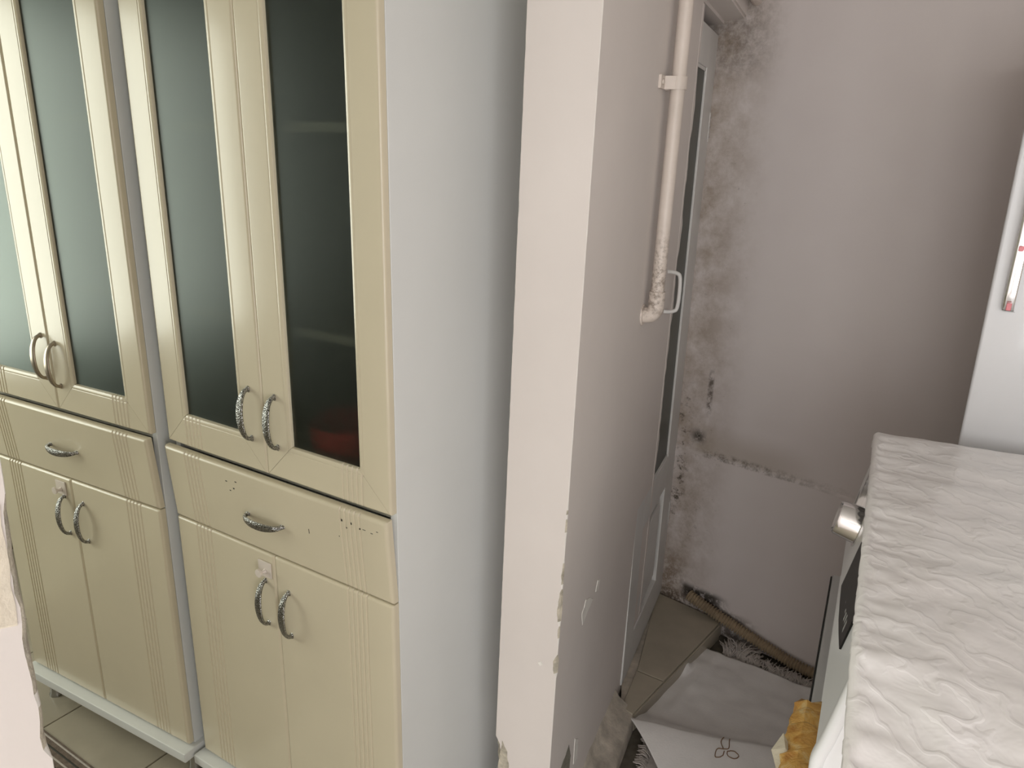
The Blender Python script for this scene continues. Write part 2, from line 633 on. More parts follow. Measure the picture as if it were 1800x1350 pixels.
# balcony outer walls with low, wide windows
def window_wall(wname, axis, pos, lo, hi, w0, w1, z0, z1, wlabel, fname, flabel):
    def bx(bm, a0, a1, zz0, zz1, d0, d1, bev=0.0):
        if axis == 'y':
            box(bm, (a0, pos + min(d0, d1), zz0), (a1, pos + max(d0, d1), zz1), bev, 1)
        else:
            box(bm, (pos + min(d0, d1), a0, zz0), (pos + max(d0, d1), a1, zz1), bev, 1)
    sg = -1 if axis == 'y' else 1
    bm = bmesh.new()
    for a0, a1, c0, c1 in ((lo, hi, 0, z0), (lo, hi, z1, CEIL), (lo, w0, z0, z1), (w1, hi, z0, z1)):
        bx(bm, a0, a1, c0, c1, 0, 0.12 * sg)
    struct(finish(wname, bm, 'wall', smooth=0), wlabel)
    bm = bmesh.new()
    m = (w0 + w1) / 2
    for a0, a1, c0, c1 in ((w0, w0 + 0.05, z0, z1), (w1 - 0.05, w1, z0, z1), (w0 + 0.05, w1 - 0.05, z0, z0 + 0.05), (w0 + 0.05, w1 - 0.05, z1 - 0.05, z1), (m - 0.02, m + 0.02, z0 + 0.05, z1 - 0.05)):
        bx(bm, a0, a1, c0, c1, 0.03 * sg, -0.02 * sg, 0.004)
    struct(finish(fname, bm, 'frame_pvc'), flabel)


window_wall('wall_front', 'y', -2.70, 0.10, 1.62, 0.18, 1.46, 0.16, 2.44, 'balcony wall with a wide window', 'window_2', 'white balcony window frame')
window_wall('wall_right', 'x', 1.50, -2.70, 2.60, -2.12, -0.48, 0.16, 2.44, 'balcony side wall with a window', 'window_3', 'white balcony side window frame')

# niche back wall (own frame so stains sit in wall coordinates)
bm = bmesh.new()
box(bm, (-0.35, 0.0, 0), (2.45, 0.12, CEIL))
# lower part is a thicker coat of render, its lip is the mouldy ledge
wall_back = struct(finish('wall_back', bm, 'stained', smooth=0), 'damp pinkish niche wall with mould stains')
bm = bmesh.new()
n = 60
rows = []
for i in range(n + 1):
    x = -0.02 + 2.40 * i / n
    w1 = 0.0025 * noise.noise((x * 14, 0, 3)) + 0.006 * noise.noise((x * 2.5, 0, 7))
    z = 0.692 + w1 + (0.006 if x < 0.6 else 0) - 0.02 * x
    rows.append([bm.verts.new(p) for p in ((x, 0.001, 0), (x, -0.0085, 0), (x, -0.0075, z - 0.006), (x, -0.004, z), (x, 0.001, z + 0.003))])
for a, b in zip(rows, rows[1:]):
    for i in range(4):
        bm.faces.new((a[i], b[i], b[i + 1], a[i + 1]))
lp = finish('lower_render', bm, 'stained', wall_back)
lp['label'] = 'thicker lower render with a mouldy ledge'
wall_back.matrix_world = Matrix(((BD.x, -BN.x, 0, BC.x), (BD.y, -BN.y, 0, BC.y), (0, 0, 1, 0), (0, 0, 0, 1)))


# partition with chipped edges -----------------------------------------------------------
def chipped_wall(name, u0, u1, thick, z1, chips_r, chips_l, amp, label, flip=False, z0=0.0):
    """wall piece between u0 (broken end) and u1; chips: (z, half height, depth) bites out of the two end edges"""
    bm = bmesh.new()
    sgn = 1 if u1 > u0 else -1
    zs = [z0 + (z1 - z0) * i / 260 for i in range(261)]

    def bite(z, chips, seed):
        v = amp * (0.35 + max(0.0, noise.noise((seed, 0, z * 30))) + 0.6 * max(0.0, noise.noise((seed, 5, z * 90))))
        for cz, hh, dp in chips:
            q = 1 - ((z - cz) / hh) ** 2
            if q > 0:
                v += dp * (q ** 0.5) * (0.8 + 0.5 * noise.noise((seed + 3, 2, z * 70)))
        return v

    rows = []
    for z in zs:
        a = bite(z, chips_r, 1.0)
        b = bite(z, chips_l, 9.0)
        a2, b2 = a * (0.7 + 0.3 * noise.noise((4, 4, z * 50))), b * (0.8 + 0.3 * noise.noise((8, 4, z * 50)))
        rows.append([bm.verts.new(wp(u, off, z)) for u, off in (
            (u1, 0), (u0 + sgn * a, 0), (u0 + sgn * a * 0.42, -a2 * 0.42), (u0, -a2),
            (u0, -thick + b2), (u0 + sgn * b * 0.45, -thick + b2 * 0.45), (u0 + sgn * b, -thick), (u1, -thick))])
    for r0, r1 in zip(rows, rows[1:]):
        for i in range(8):
            j = (i + 1) % 8
            f = bm.faces.new((r0[i], r0[j], r1[j], r1[i]))
            big = max((r0[1].co - r0[3].co).length if i in (1, 2) else 0, (r0[4].co - r0[6].co).length if i in (4, 5) else 0)
            if i in (1, 2, 4, 5):
                f.material_index = 1 if big > 0.0045 else 2
    bm.faces.new(rows[0][::-1])
    bm.faces.new(rows[-1])
    return struct(finish(name, bm, None, smooth=0, mats=['wall', 'plaster', 'paint_flake']), label)


pillar = chipped_wall('wall_partition', 0.0, 0.93, TH, CEIL,
                      [(0.80, 0.045, 0.012), (0.655, 0.03, 0.014), (0.735, 0.02, 0.006), (1.0, 0.05, 0.004), (0.88, 0.03, 0.006)],
                      [(0.30, 0.12, 0.030), (0.10, 0.08, 0.02)], 0.0022,
                      'white painted partition end with chipped plaster edges')
near_wall = chipped_wall('wall_near', -1.08, -4.08, TH, CEIL,
                         [(1.50, 0.03, 0.005), (1.44, 0.02, 0.006), (1.47, 0.012, 0.004), (1.405, 0.02, 0.005), (1.37, 0.014, 0.006)],
                         [], 0.0024, 'near partition piece with crumbling plaster edge')
# lintels: above the kitchen opening is out of view; above the niche door
bm = bmesh.new()
prism(bm, [(0.93, 0.0), (1.60, 0.0), (1.60, -TH), (0.93, -TH)], 2.105, CEIL, lambda u, o, z: wp(u, o, z))
struct(finish('wall_lintel', bm, 'wall', smooth=0), 'wall strip above the narrow glazed door')
bm = bmesh.new()
prism(bm, [(-1.08, 0.0), (0.0, 0.0), (0.0, -TH), (-1.08, -TH)], 2.30, CEIL, lambda u, o, z: wp(u, o, z))
struct(finish('wall_header', bm, 'wall', smooth=0), 'wall strip above the opening to the kitchen')
# unseen store room walls, added behind the narrow door to keep world light out
bm = bmesh.new()
box(bm, (-2.1, 1.62, 0), (-2.0, 3.2, CEIL))
box(bm, (-2.0, 3.1, 0), (-0.95, 3.2, CEIL))
struct(finish('wall_store_unseen', bm, 'wall_white', smooth=0), 'unseen store room wall added behind the glazed door to keep light out')


# chips and scrapes lying on the wall faces
def chip(name, pts, mat, mapf, parent, seed, lift=0.0012, rim=None):
    bm = bmesh.new()
    P = []
    n = len(pts)
    for i in range(n):
        a, b = Vector(pts[i]), Vector(pts[(i + 1) % n])
        for k in range(6):
            p = a.lerp(b, k / 6)
            j = 0.0035 * noise.noise((p.x * 60 + seed, p.y * 60, seed))
            P.append((p.x + j, p.y - j))
    cx, cy = sum(p[0] for p in P) / len(P), sum(p[1] for p in P) / len(P)
    out = [bm.verts.new(mapf(x, y, -0.001)) for x, y in P]
    top = [bm.verts.new(mapf(cx + (x - cx) * 0.93, cy + (y - cy) * 0.93, lift)) for x, y in P]
    m = len(P)
    for i in range(m):
        j = (i + 1) % m
        bm.faces.new((out[i], out[j], top[j], top[i]))
    c = bm.verts.new(mapf(cx, cy, lift * 0.4))
    for i in range(m):
        bm.faces.new((top[i], top[(i + 1) % m], c))
    return finish(name, bm, mat, parent, smooth=0)


side_map = lambda u, z, o: wp(u, o, z)


def end_map(x, z, o):   # on the partition end: x measured left from the niche-face edge
    p = wp(0, -x, z)
    return p - WD * o


for seed, (pts, mat, mp, nm, lab) in enumerate([
    ([(0.17, 0.68), (0.20, 0.705), (0.235, 0.69), (0.27, 0.665), (0.22, 0.655), (0.185, 0.64)], 'paint_flake', side_map, 'paint_scrape', 'pale scrape in the paint'),
    ([(0.285, 0.675), (0.30, 0.70), (0.325, 0.69), (0.31, 0.665)], 'paint_flake', side_map, 'paint_scrape', 'pale scrape in the paint'),
    ([(0.075, 0.30), (0.12, 0.31), (0.15, 0.325), (0.175, 0.27), (0.17, 0.20), (0.10, 0.20)], 'plaster_dark', side_map, 'plaster_patch', 'patch of bare grey plaster'),
    ([(0.20, 0.30), (0.235, 0.27), (0.24, 0.20), (0.205, 0.21)], 'paint_flake', side_map, 'paint_scrape', 'pale scrape in the paint'),
    ([(0.118, 0.42), (0.105, 0.39), (0.098, 0.35), (0.10, 0.28), (0.12, 0.25), (0.128, 0.34)], 'plaster', end_map, 'plaster_patch', 'patch of bare crumbly plaster'),
    ([(0.042, 0.655), (0.036, 0.66), (0.032, 0.650), (0.038, 0.646)], 'paint_flake', end_map, 'paint_scrape', 'pale scrape in the paint'),
]):
    chip(nm, pts, mat, mp, pillar, seed * 3.7)['label'] = lab


# yellowish plaster showing on the near broken wall
for seed, pts in enumerate([[(-1.085, 1.53), (-1.105, 1.525), (-1.115, 1.49), (-1.10, 1.455), (-1.087, 1.45)]]):
    chip('plaster_patch', pts, 'plaster_pale', side_map, near_wall, seed * 2.1 + 50)['label'] = 'patch of bare yellowish plaster'

# kerb of cement along the foot of the partition
bm = bmesh.new()
rows = []
for i in range(61):
    u = -0.0 + 0.655 * i / 60
    j = lambda s, k=0.006: k * noise.noise((u * 18, s, 1.5))
    prof = [(-0.030, 0.0), (-0.027, 0.115 + j(1, 0.015)), (-0.012, 0.085 + j(2, 0.01)), (0.016 + j(3), 0.066 + j(4)), (0.040 + j(5, 0.004), 0.058 + j(6)), (0.047 + j(7, 0.003), 0.045), (0.047, 0.0)]
    rows.append([bm.verts.new(wp(u, o, z, 0)) for o, z in prof])
for a, b in zip(rows, rows[1:]):
    for i in range(6):
        bm.faces.new((a[i], b[i], b[i + 1], a[i + 1]))
bm.faces.new(rows[0])
bm.faces.new(rows[-1][::-1])
struct(finish('trim_1', bm, 'cement', smooth=0.9), 'dirty cement kerb along the partition foot')

# raised tiled step in front of the door ------------------------------------------------------
PZ = 0.065
step_bm = bmesh.new()
LB = wp(0.60, -0.03, 0, 0)
stepdir = Vector((-0.624 + 0.699, 2.466 - 1.857, 0)).normalized()
foot = [(-0.735, 1.862), (-0.699, 1.857), (-0.624, 2.466), (-0.619, 2.512), (-0.93, 2.556), (-0.93, 2.30)]
prism(step_bm, foot, 0.0, PZ - 0.010)
step = struct(finish('floor_step', step_bm, 'cement', smooth=0), 'raised tiled step at the narrow door')


def tile_poly(pts, parent, z0, z1, mat):
    b = bmesh.new()
    prism(b, pts, z0, z1)
    es = [e for e in b.edges if all(abs(v.co.z - z1) < 1e-5 for v in e.verts)]
    bmesh.ops.bevel(b, geom=es, offset=0.0015, segments=1, affect='EDGES')
    return finish('tile', b, mat, parent)


tile_poly([(-0.768, 2.060), (-0.6735, 2.058), (-0.6245, 2.470), (-0.624, 2.497), (-0.885, 2.540), (-0.855, 2.40)], step, PZ - 0.012, PZ, 'tile_niche')
tile_poly([(-0.738, 1.866), (-0.697, 1.861), (-0.674, 2.054), (-0.768, 2.056)], step, PZ - 0.012, PZ, 'tile_niche')
b = bmesh.new()
prism(b, [(-0.6955, 1.864), (-0.6905, 1.8635), (-0.6165, 2.47), (-0.6215, 2.472)], 0.001, PZ - 0.006)
finish('riser_tile', b, 'tile', step, smooth=0)['label'] = 'riser tile along the step edge'


# ------------------------------------------------------------------ narrow glazed door
def door_map(u, o, z):
    return wp(u, o - 0.006, z, 0.010)


DU0, DU1, DZ0, DZ1 = 0.72, 1.345, 0.075, 2.075


def dbox(bm, u0, u1, o0, o1, z0, z1, bev=0.003):
    vs = box(bm, (u0, o0, z0), (u1, o1, z1), bev, 2)
    for v in vs:
        if v.is_valid:
            v.co = door_map(v.co.x, v.co.y, v.co.z)


door = empty('door_1', door_map(DU1, 0, DZ0))
struct(door, 'narrow white painted door with dark glass')
dinv = Matrix.Translation(-door.location)


def dpart(name, bm, mat, parent=None, smooth=0.7):
    bmesh.ops.transform(bm, matrix=dinv, verts=bm.verts)
    return finish(name, bm, mat, parent or door, smooth)


bm = bmesh.new()
SW = 0.115
SR = 0.165
GZ0, GZ1 = 0.70, 1.965
dbox(bm, DU1 - SR, DU1, -0.035, 0, DZ0, DZ1)
dpart('stile', bm, 'door')
bm = bmesh.new()
dbox(bm, DU0, DU0 + SW, -0.035, 0, DZ0, DZ1)
dpart('stile', bm, 'door')
bm = bmesh.new()
dbox(bm, DU0 + SW, DU1 - SR, -0.035, 0, GZ1, DZ1)
dpart('top_rail', bm, 'door')
bm = bmesh.new()
dbox(bm, DU0 + SW, DU1 - SR, -0.035, 0, GZ0 - 0.12, GZ0)
dpart('middle_rail', bm, 'door')
bm = bmesh.new()
dbox(bm, DU0 + SW, DU1 - SR, -0.035, 0, DZ0, DZ0 + 0.13)
dpart('bottom_rail', bm, 'door')
bm = bmesh.new()
dbox(bm, DU0 + SW, DU1 - SR, -0.025, -0.015, DZ0 + 0.13, GZ0 - 0.12)
dbox(bm, DU0 + SW + 0.045, DU1 - SR - 0.045, -0.016, -0.004, DZ0 + 0.175, GZ0 - 0.165, 0.005)
dpart('lower_panel', bm, 'door')
bm = bmesh.new()
dbox(bm, DU0 + SW, DU1 - SR, -0.012, -0.0065, GZ0, GZ1, 0)
dpart('pane', bm, 'door_glass', smooth=0)['label'] = 'dark green glass pane'
# glazing beads
for (u0, u1, z0, z1) in ((DU1 - SR - 0.006, DU1 - SR, GZ0, GZ1), (DU0 + SW, DU0 + SW + 0.01, GZ0, GZ1), (DU0 + SW, DU1 - SR, GZ1 - 0.010, GZ1), (DU0 + SW, DU1 - SR, GZ0, GZ0 + 0.010)):
    bm = bmesh.new()
    dbox(bm, u0, u1, -0.0065, -0.0035, z0, z1, 0.001)
    dpart('glazing_bead', bm, 'door')
# hinges
for hz in (1.80, 0.42):
    bm = bmesh.new()
    tube(bm, [door_map(DU1 + 0.004, 0.006, hz - 0.05), door_map(DU1 + 0.004, 0.006, hz + 0.05)], 0.0065, 10)
    dbox(bm, DU1 - 0.028, DU1 + 0.002, 0, 0.0022, hz - 0.045, hz + 0.045, 0.0006)
    h = dpart('hinge', bm, 'door')
    for k in range(3):
        bm = bmesh.new()
        zz = hz - 0.03 + 0.03 * k
        dbox(bm, DU1 - 0.018, DU1 - 0.011, 0.002, 0.0035, zz - 0.0035, zz + 0.0035, 0.001)
        dpart('screw', bm, 'leg_metal', h)
# pull handle near the free edge
bm = bmesh.new()
tube(bm, spline([door_map(0.815, -0.002, 1.40), door_map(0.818, 0.030, 1.397), door_map(0.82, 0.042, 1.38), door_map(0.82, 0.042, 1.305), door_map(0.818, 0.030, 1.288), door_map(0.815, -0.002, 1.285)], 6), 0.0055, 10)
dpart('pull_handle', bm, 'door')
# door frame strip on the hinge side
bm = bmesh.new()
prism(bm, [(DU1 + 0.004, -0.04), (DU1 + 0.004, -0.006), (DU1 + 0.018, -0.002), (DU1 + 0.06, -0.004), (DU1 + 0.06, -0.04)], PZ, 2.085, lambda u, o, z: wp(u, o, z, 0.010))
struct(finish('trim_2', bm, 'door', smooth=0), 'narrow white frame strip on the hinge side of the door')
# flaked paint bead along the wall edge beside the glass
bm = bmesh.new()
rows = []
for i in range(161):
    z = 0.07 + 2.03 * i / 160
    j = 0.018 * noise.noise((3, 1, z * 9)) + 0.010 * noise.noise((3, 8, z * 30))
    rows.append([bm.verts.new(wp(u, o, z)) for u, o in ((0.925, -0.012), (0.925, 0.0008), (0.945 + j, 0.0012), (0.945 + j, -0.012))])
for a, b in zip(rows, rows[1:]):
    for i in range(4):
        k = (i + 1) % 4
        bm.faces.new((a[i], b[i], b[k], a[k]))
bm.faces.new(rows[0]); bm.faces.new(rows[-1][::-1])
pe = finish('paint_edge', bm, 'wall', pillar, smooth=0.6)
pe['label'] = 'ragged painted edge beside the door glass'

# beam and conduit over the door -------------------------------------------------------------
bm = bmesh.new()
prism(bm, [(0.2, -0.01), (0.2, 0.085), (1.52, 0.085), (1.52, -0.01)], 2.115, 2.30, lambda u, o, z: wp(u, o, z, 0))
es = [e for e in bm.edges]
bmesh.ops.bevel(bm, geom=es, offset=0.006, segments=2, affect='EDGES')
struct(finish('trim_3', bm, 'wall', smooth=0.6), 'boxed beam running above the narrow door')
bm = bmesh.new()
tube(bm, [wp(0.3, 0.112, 2.165, 0), wp(1.415, 0.112, 2.165, 0)], 0.017, 12)
tag(finish('conduit_pipe', bm, 'pipe_plain'), 'grey painted pipe running beside the boxed beam', 'pipe')

# ------------------------------------------------------------------ painted water pipe on the partition
pipe = empty('water_pipe', wp(0.53, 0.03, 1.335))
pinv = Matrix.Translation(-pipe.location)
tag(pipe, 'white painted vertical pipe with elbow on the partition wall', 'pipe')
PU, PO, PR = 0.53, 0.032, 0.0165


def ppart(name, bm, mat, parent=None):
    bmesh.ops.transform(bm, matrix=pinv, verts=bm.verts)
    return finish(name, bm, mat, parent or pipe)


bm = bmesh.new()
tube(bm, [wp(PU, PO, 1.372), wp(PU, PO, 1.9), wp(PU, PO, CEIL)], PR, 18)
ppart('tube', bm, 'pipe')
bm = bmesh.new()
el = []
rad = []
for i in range(9):
    a = math.pi / 2 * i / 8
    el.append(wp(PU, PO - 0.022 * (1 - math.cos(a)), 1.352 - 0.022 * math.sin(a)))
    rad.append(PR + 0.0035)
tube(bm, [wp(PU, PO, 1.392), wp(PU, PO, 1.3915)] + el[:-1] + [wp(PU, -0.004, 1.330)], 0.02, 18, radii=[PR, PR + 0.0035] + rad[:-1] + [PR + 0.0035])
ppart('elbow', bm, 'pipe')
bm = bmesh.new()
tube(bm, [wp(PU, 0.0, 1.330), wp(PU, 0.0045, 1.330)], 0.027, 18)
ppart('wall_flange', bm, 'pipe')
cl = bmesh.new()
zc = 1.87
pts = []
for i in range(15):
    a = -math.pi * 0.55 + math.pi * 1.1 * i / 14
    pts.append((PU + math.sin(a) * (PR + 0.004), PO + math.cos(a) * (PR + 0.004)))
outer = pts
inner = [(PU + (u - PU) * 0.8, PO + (o - PO) * 0.8) for u, o in pts]
prism(cl, outer + inner[::-1], zc - 0.014, zc + 0.014, lambda u, o, z: wp(u, o, z))
prism(cl, [(PU - 0.062, 0), (PU - 0.062, 0.006), (PU - 0.024, 0.006), (PU - 0.021, 0.03), (PU - 0.016, 0.03), (PU - 0.016, 0)], zc - 0.014, zc + 0.014, lambda u, o, z: wp(u, o, z))
prism(cl, [(PU + 0.016, 0), (PU + 0.016, 0.03), (PU + 0.021, 0.03), (PU + 0.024, 0.006), (PU + 0.04, 0.006), (PU + 0.04, 0)], zc - 0.014, zc + 0.014, lambda u, o, z: wp(u, o, z))
clamp = ppart('clamp', cl, 'pipe')
bm = bmesh.new()
tube(bm, [wp(PU - 0.045, 0.004, zc), wp(PU - 0.045, 0.0095, zc)], 0.006, 10)
ppart('screw', bm, 'pipe', clamp)


# ------------------------------------------------------------------ tall cupboards
def cupboard(name, loc, rz, width, cfg):
    root = empty(name, loc, rz)
    mid = width / 2
    zu0, zd1, zd0, zl0 = 1.033, 1.024, 0.835, 0.122
    ztop = 2.12
    depth = 0.45
    th = 0.018

    def P(nm, bm, mat, parent=None, smooth=0.7):
        return finish(nm, bm, mat, parent or root, smooth)

    # carcass
    for x0 in (0.0, width - 0.018):
        bm = bmesh.new()
        box(bm, (x0, th + 0.002, 0.115), (x0 + 0.018, th + depth, ztop), 0.0008, 1)
        P('side_panel', bm, 'white_board')
    bm = bmesh.new()
    box(bm, (0.018, th + depth - 0.006, 0.115), (width - 0.018, th + depth, ztop))
    P('back_panel', bm, 'dark_in', smooth=0)
    bm = bmesh.new()
    box(bm, (0.018, th + 0.002, ztop - 0.018), (width - 0.018, th + depth - 0.006, ztop))
    P('top_panel', bm, 'white_board', smooth=0)
    bm = bmesh.new()
    box(bm, (-0.014, -0.026, 0.086), (width + 0.014, th + depth, 0.115), 0.004, 2)
    P('base_board', bm, 'white_board')
    for z in (1.012, 1.345, 1.74):
        bm = bmesh.new()
        box(bm, (0.0185, th + 0.025 if z > 1.1 else th + 0.01, z), (width - 0.0185, th + depth - 0.007, z + 0.018), 0.001, 1)
        P('shelf', bm, 'shelf')
    bm = bmesh.new()
    box(bm, (0.0185, th + 0.01, 0.815), (width - 0.0185, th + depth - 0.007, 0.833))
    P('shelf', bm, 'shelf')
    # legs
    for lx in (0.03, width - 0.03):
        for ly in (0.035, th + depth - 0.05):
            bm = bmesh.new()
            tube(bm, [(lx, ly, 0.0), (lx, ly, 0.006), (lx, ly, 0.012), (lx, ly, 0.03), (lx, ly, 0.086)], 0.02, 16, radii=[0.021, 0.021, 0.018, 0.0145, 0.017])
            P('leg', bm, 'leg_metal')
    # glass doors
    gl = [0.077 + 0.0130 * i for i in range(5)]
    gr = [width - 0.124 + 0.0130 * i for i in range(5)]
    for side, (x0, x1, gs) in enumerate(((0.0, mid - 0.001, gl), (mid + 0.001, width, gr))):
        bm = bmesh.new()
        frame_door(bm, x0, x1, zu0, ztop - 0.004, 0.080, th, gs)
        d = P('glass_door', bm, 'cream')
        bm = bmesh.new()
        box(bm, (x0 + 0.074, 0.0092, zu0 + 0.074), (x1 - 0.074, 0.0132, ztop - 0.004 - 0.074))
        P('pane', bm, 'frosted', d, smooth=0)['label'] = 'frosted grey-green glass'
        bm = bmesh.new()
        hu = cfg['upper_h'][side]
        bow_handle(bm, (hu[0], 0.0, hu[1]), 'z')
        P('handle', bm, cfg['upper_mat'], d)['label'] = cfg['upper_lab']
    # drawer, leaning out at its top
    bm = bmesh.new()
    tilt = Matrix.Translation((0, 0, zd0)) @ Matrix.Rotation(math.radians(cfg['tilt']), 4, 'X') @ Matrix.Translation((0, 0, -zd0))
    panel(bm, 0.0, width, zd0, zd1, th, gl + gr, 0.008, tilt)
    dr = P('drawer', bm, 'cream')
    bm = bmesh.new()
    bow_handle(bm, (cfg['drawer_h'][0], 0.0, cfg['drawer_h'][1]), 'x')
    bmesh.ops.transform(bm, matrix=tilt, verts=bm.verts)
    P('handle', bm, 'dimpled', dr)['label'] = 'dimpled chrome bow handle'
    for k, (ux, uz, w, h) in enumerate(cfg.get('marks', ())):
        bm = bmesh.new()
        box(bm, (ux - w / 2, -0.0003, uz - h / 2), (ux + w / 2, 0.002, uz + h / 2))
        bmesh.ops.transform(bm, matrix=tilt, verts=bm.verts)
        P('chip_mark', bm, 'black_screw', dr, smooth=0)
    # drawer box behind its front
    bm = bmesh.new()
    box(bm, (0.03, th + 0.004, zd0 + 0.015), (width - 0.03, th + 0.40, zd0 + 0.13))
    P('drawer_box', bm, 'white_board', dr, smooth=0)
    # lower doors
    for side, (x0, x1, gs) in enumerate(((0.0, mid - 0.001, gl), (mid + 0.001, width, gr))):
        bm = bmesh.new()
        panel(bm, x0, x1, zl0, zd0 - 0.003, th, gs, 0.007)
        d = P('door', bm, 'cream')
        bm = bmesh.new()
        hu = cfg['lower_h'][side]
        bow_handle(bm, (hu[0], 0.0, hu[1]), 'z')
        P('handle', bm, 'dimpled', d)['label'] = 'dimpled chrome bow handle'
    return root


OX, OY = -1.6007, 1.0086
AYAW = 0.0691
ad = Vector((math.cos(AYAW), math.sin(AYAW), 0))
WAID = 0.712
A_right = Vector((OX - 0.0348, OY - 0.0238, 0))
A_loc = A_right - ad * WAID + Vector((0, 0, 0.012))
marks_b = [(0.222, 0.988, 0.006, 0.0022), (0.255, 0.994, 0.006, 0.0025), (0.245, 0.975, 0.0045, 0.0035), (0.232, 0.967, 0.005, 0.0022),
           (0.478, 0.938, 0.0018, 0.011), (0.580, 0.996, 0.004, 0.005), (0.606, 0.996, 0.003, 0.005), (0.592, 0.982, 0.003, 0.0025),
           (0.568, 0.955, 0.0016, 0.003), (0.640, 0.992, 0.008, 0.0012), (0.66, 0.990, 0.006, 0.0014), (0.675, 0.998, 0.005, 0.0013), (0.628, 0.990, 0.003, 0.0016)]
cup_b = cupboard('tall_cupboard', (OX, OY, 0), 0, 0.70, dict(
    upper_h=[(0.309, 1.163), (0.390, 1.160)], lower_h=[(0.316, 0.703), (0.392, 0.697)], drawer_h=(0.338, 0.922), tilt=4.2,
    upper_mat='dimpled', upper_lab='dimpled chrome bow handle', marks=marks_b))
tag(cup_b, 'tall cream cupboard beside the partition, with black chips on its drawer front', 'cupboard', 'tall cream glazed cupboards')
cup_a = cupboard('tall_cupboard', A_loc, AYAW, WAID, dict(
    upper_h=[(WAID - 0.385, 1.170), (WAID - 0.330, 1.156)], lower_h=[(WAID - 0.392, 0.720), (WAID - 0.313, 0.716)], drawer_h=(WAID - 0.350, 0.927), tilt=4.2,
    upper_mat='bronze', upper_lab='smooth aged nickel bow handle', marks=()))
tag(cup_a, 'tall cream cupboard with smooth bronze-toned upper handles and a clean drawer front', 'cupboard', 'tall cream glazed cupboards')
for c, zoff in ((cup_a, 0.012),):
    # this cupboard's legs are screwed out a little further
    for ch in c.children:
        if ch.name.startswith('leg'):
            for v in ch.data.vertices:
                if v.co.z < 0.02:
                    v.co.z -= zoff


def adhesive_hook(root_loc, rz, label, cup_name):
    r = empty('adhesive_hook', root_loc, rz)
    bm = bmesh.new()
    box(bm, (-0.0215, -0.004, -0.020), (0.0215, 0.0, 0.020), 0.0022, 2)
    finish('plate', bm, 'hook', r)
    bm = bmesh.new()
    tube(bm, [(0.002, -0.003, -0.004), (0.000, -0.010, -0.005), (-0.001, -0.018, -0.003)], 0.0035, 10, radii=[0.0065, 0.0038, 0.0036])
    finish('peg', bm, 'hook', r)
    bm = bmesh.new()
    tube(bm, [(-0.001, -0.017, -0.003), (-0.001, -0.0175, -0.003), (-0.001, -0.0215, -0.003), (-0.001, -0.022, -0.003)], 0.0095, 16, radii=[0.008, 0.010, 0.010, 0.008])
    finish('knob', bm, 'hook', r)
    return tag(r, label, 'hook', 'pale adhesive hooks on the cupboards')


adhesive_hook((OX + 0.319, OY, 0.791), 0, 'pale plastic adhesive hook on the cupboard beside the partition', 'b')
pa = A_loc + ad * (WAID - 0.400)
adhesive_hook((pa.x, pa.y, 0.812), AYAW, 'pale plastic adhesive hook on the cupboard with bronze-toned handles', 'a')

# red bowl inside the cupboard beside the partition
bm = bmesh.new()
prof = [(0.0, 1.031), (0.040, 1.031), (0.066, 1.06), (0.082, 1.11), (0.083, 1.155), (0.079, 1.155), (0.073, 1.11), (0.045, 1.055), (0.0, 1.05)]
rr = []
for r_, z_ in prof:
    rr.append([bm.verts.new((OX + 0.490 + r_ * math.cos(2 * math.pi * k / 24), OY + 0.112 + r_ * math.sin(2 * math.pi * k / 24), z_)) for k in range(24)] if r_ else [bm.verts.new((OX + 0.490, OY + 0.112, z_))])
for a, b in zip(rr, rr[1:]):
    for k in range(24):
        q = [a[k % len(a)], a[(k + 1) % len(a)], b[(k + 1) % len(b)], b[k % len(b)]]
        q = list(dict.fromkeys(q))
        if len(q) > 2:
            bm.faces.new(q)
tag(finish('red_bowl', bm, 'red'), 'blurred red bowl behind the frosted glass', 'bowl')

# brown rug on the kitchen floor
rug = empty('rug', (-2.35, 0.42, 0))
tag(rug, 'brown woven rug with striped border on kitchen tiles', 'rug')
bm = bmesh.new()
box(bm, (-0.5, -0.75, 0.0005), (0.75, 0.443, 0.008), 0.003, 2)
finish('pile', bm, 'rug', rug)
for k in range(4):
    bm = bmesh.new()
    box(bm, (-0.49, 0.436 - 0.018 * k - 0.005, 0.007), (0.74, 0.436 - 0.018 * k, 0.0095), 0.001, 1)
    finish('border_stripe', bm, 'fringe' if k % 2 == 0 else 'black_screw', rug)

# ------------------------------------------------------------------ niche floor things
# corrugated drain hose
hp = spline([BC + BD * 0.155 + BN * 0.026 + Vector((0, 0, 0.122)), BC + BD * 0.19 + BN * 0.030 + Vector((0, 0, 0.112)), BC + BD * 0.33 + BN * 0.031 + Vector((0, 0, 0.078)),
             BC + BD * 0.48 + BN * 0.031 + Vector((0, 0, 0.045)), BC + BD * 0.62 + BN * 0.031 + Vector((0, 0, 0.024)), BC + BD * 0.90 + BN * 0.034 + Vector((0, 0, 0.024))], 170)
bm = bmesh.new()
radii = []
acc = 0
for i, p in enumerate(hp):
    if i:
        acc += (p - hp[i - 1]).length
    radii.append(0.0182 + 0.0036 * math.sin(acc * 2 * math.pi / 0.0108))
tube(bm, hp, 0.02, 14, radii=radii)
tag(finish('drain_hose', bm, 'hose', smooth=1.2), 'dirty corrugated drain hose lying along the mouldy wall', 'hose')

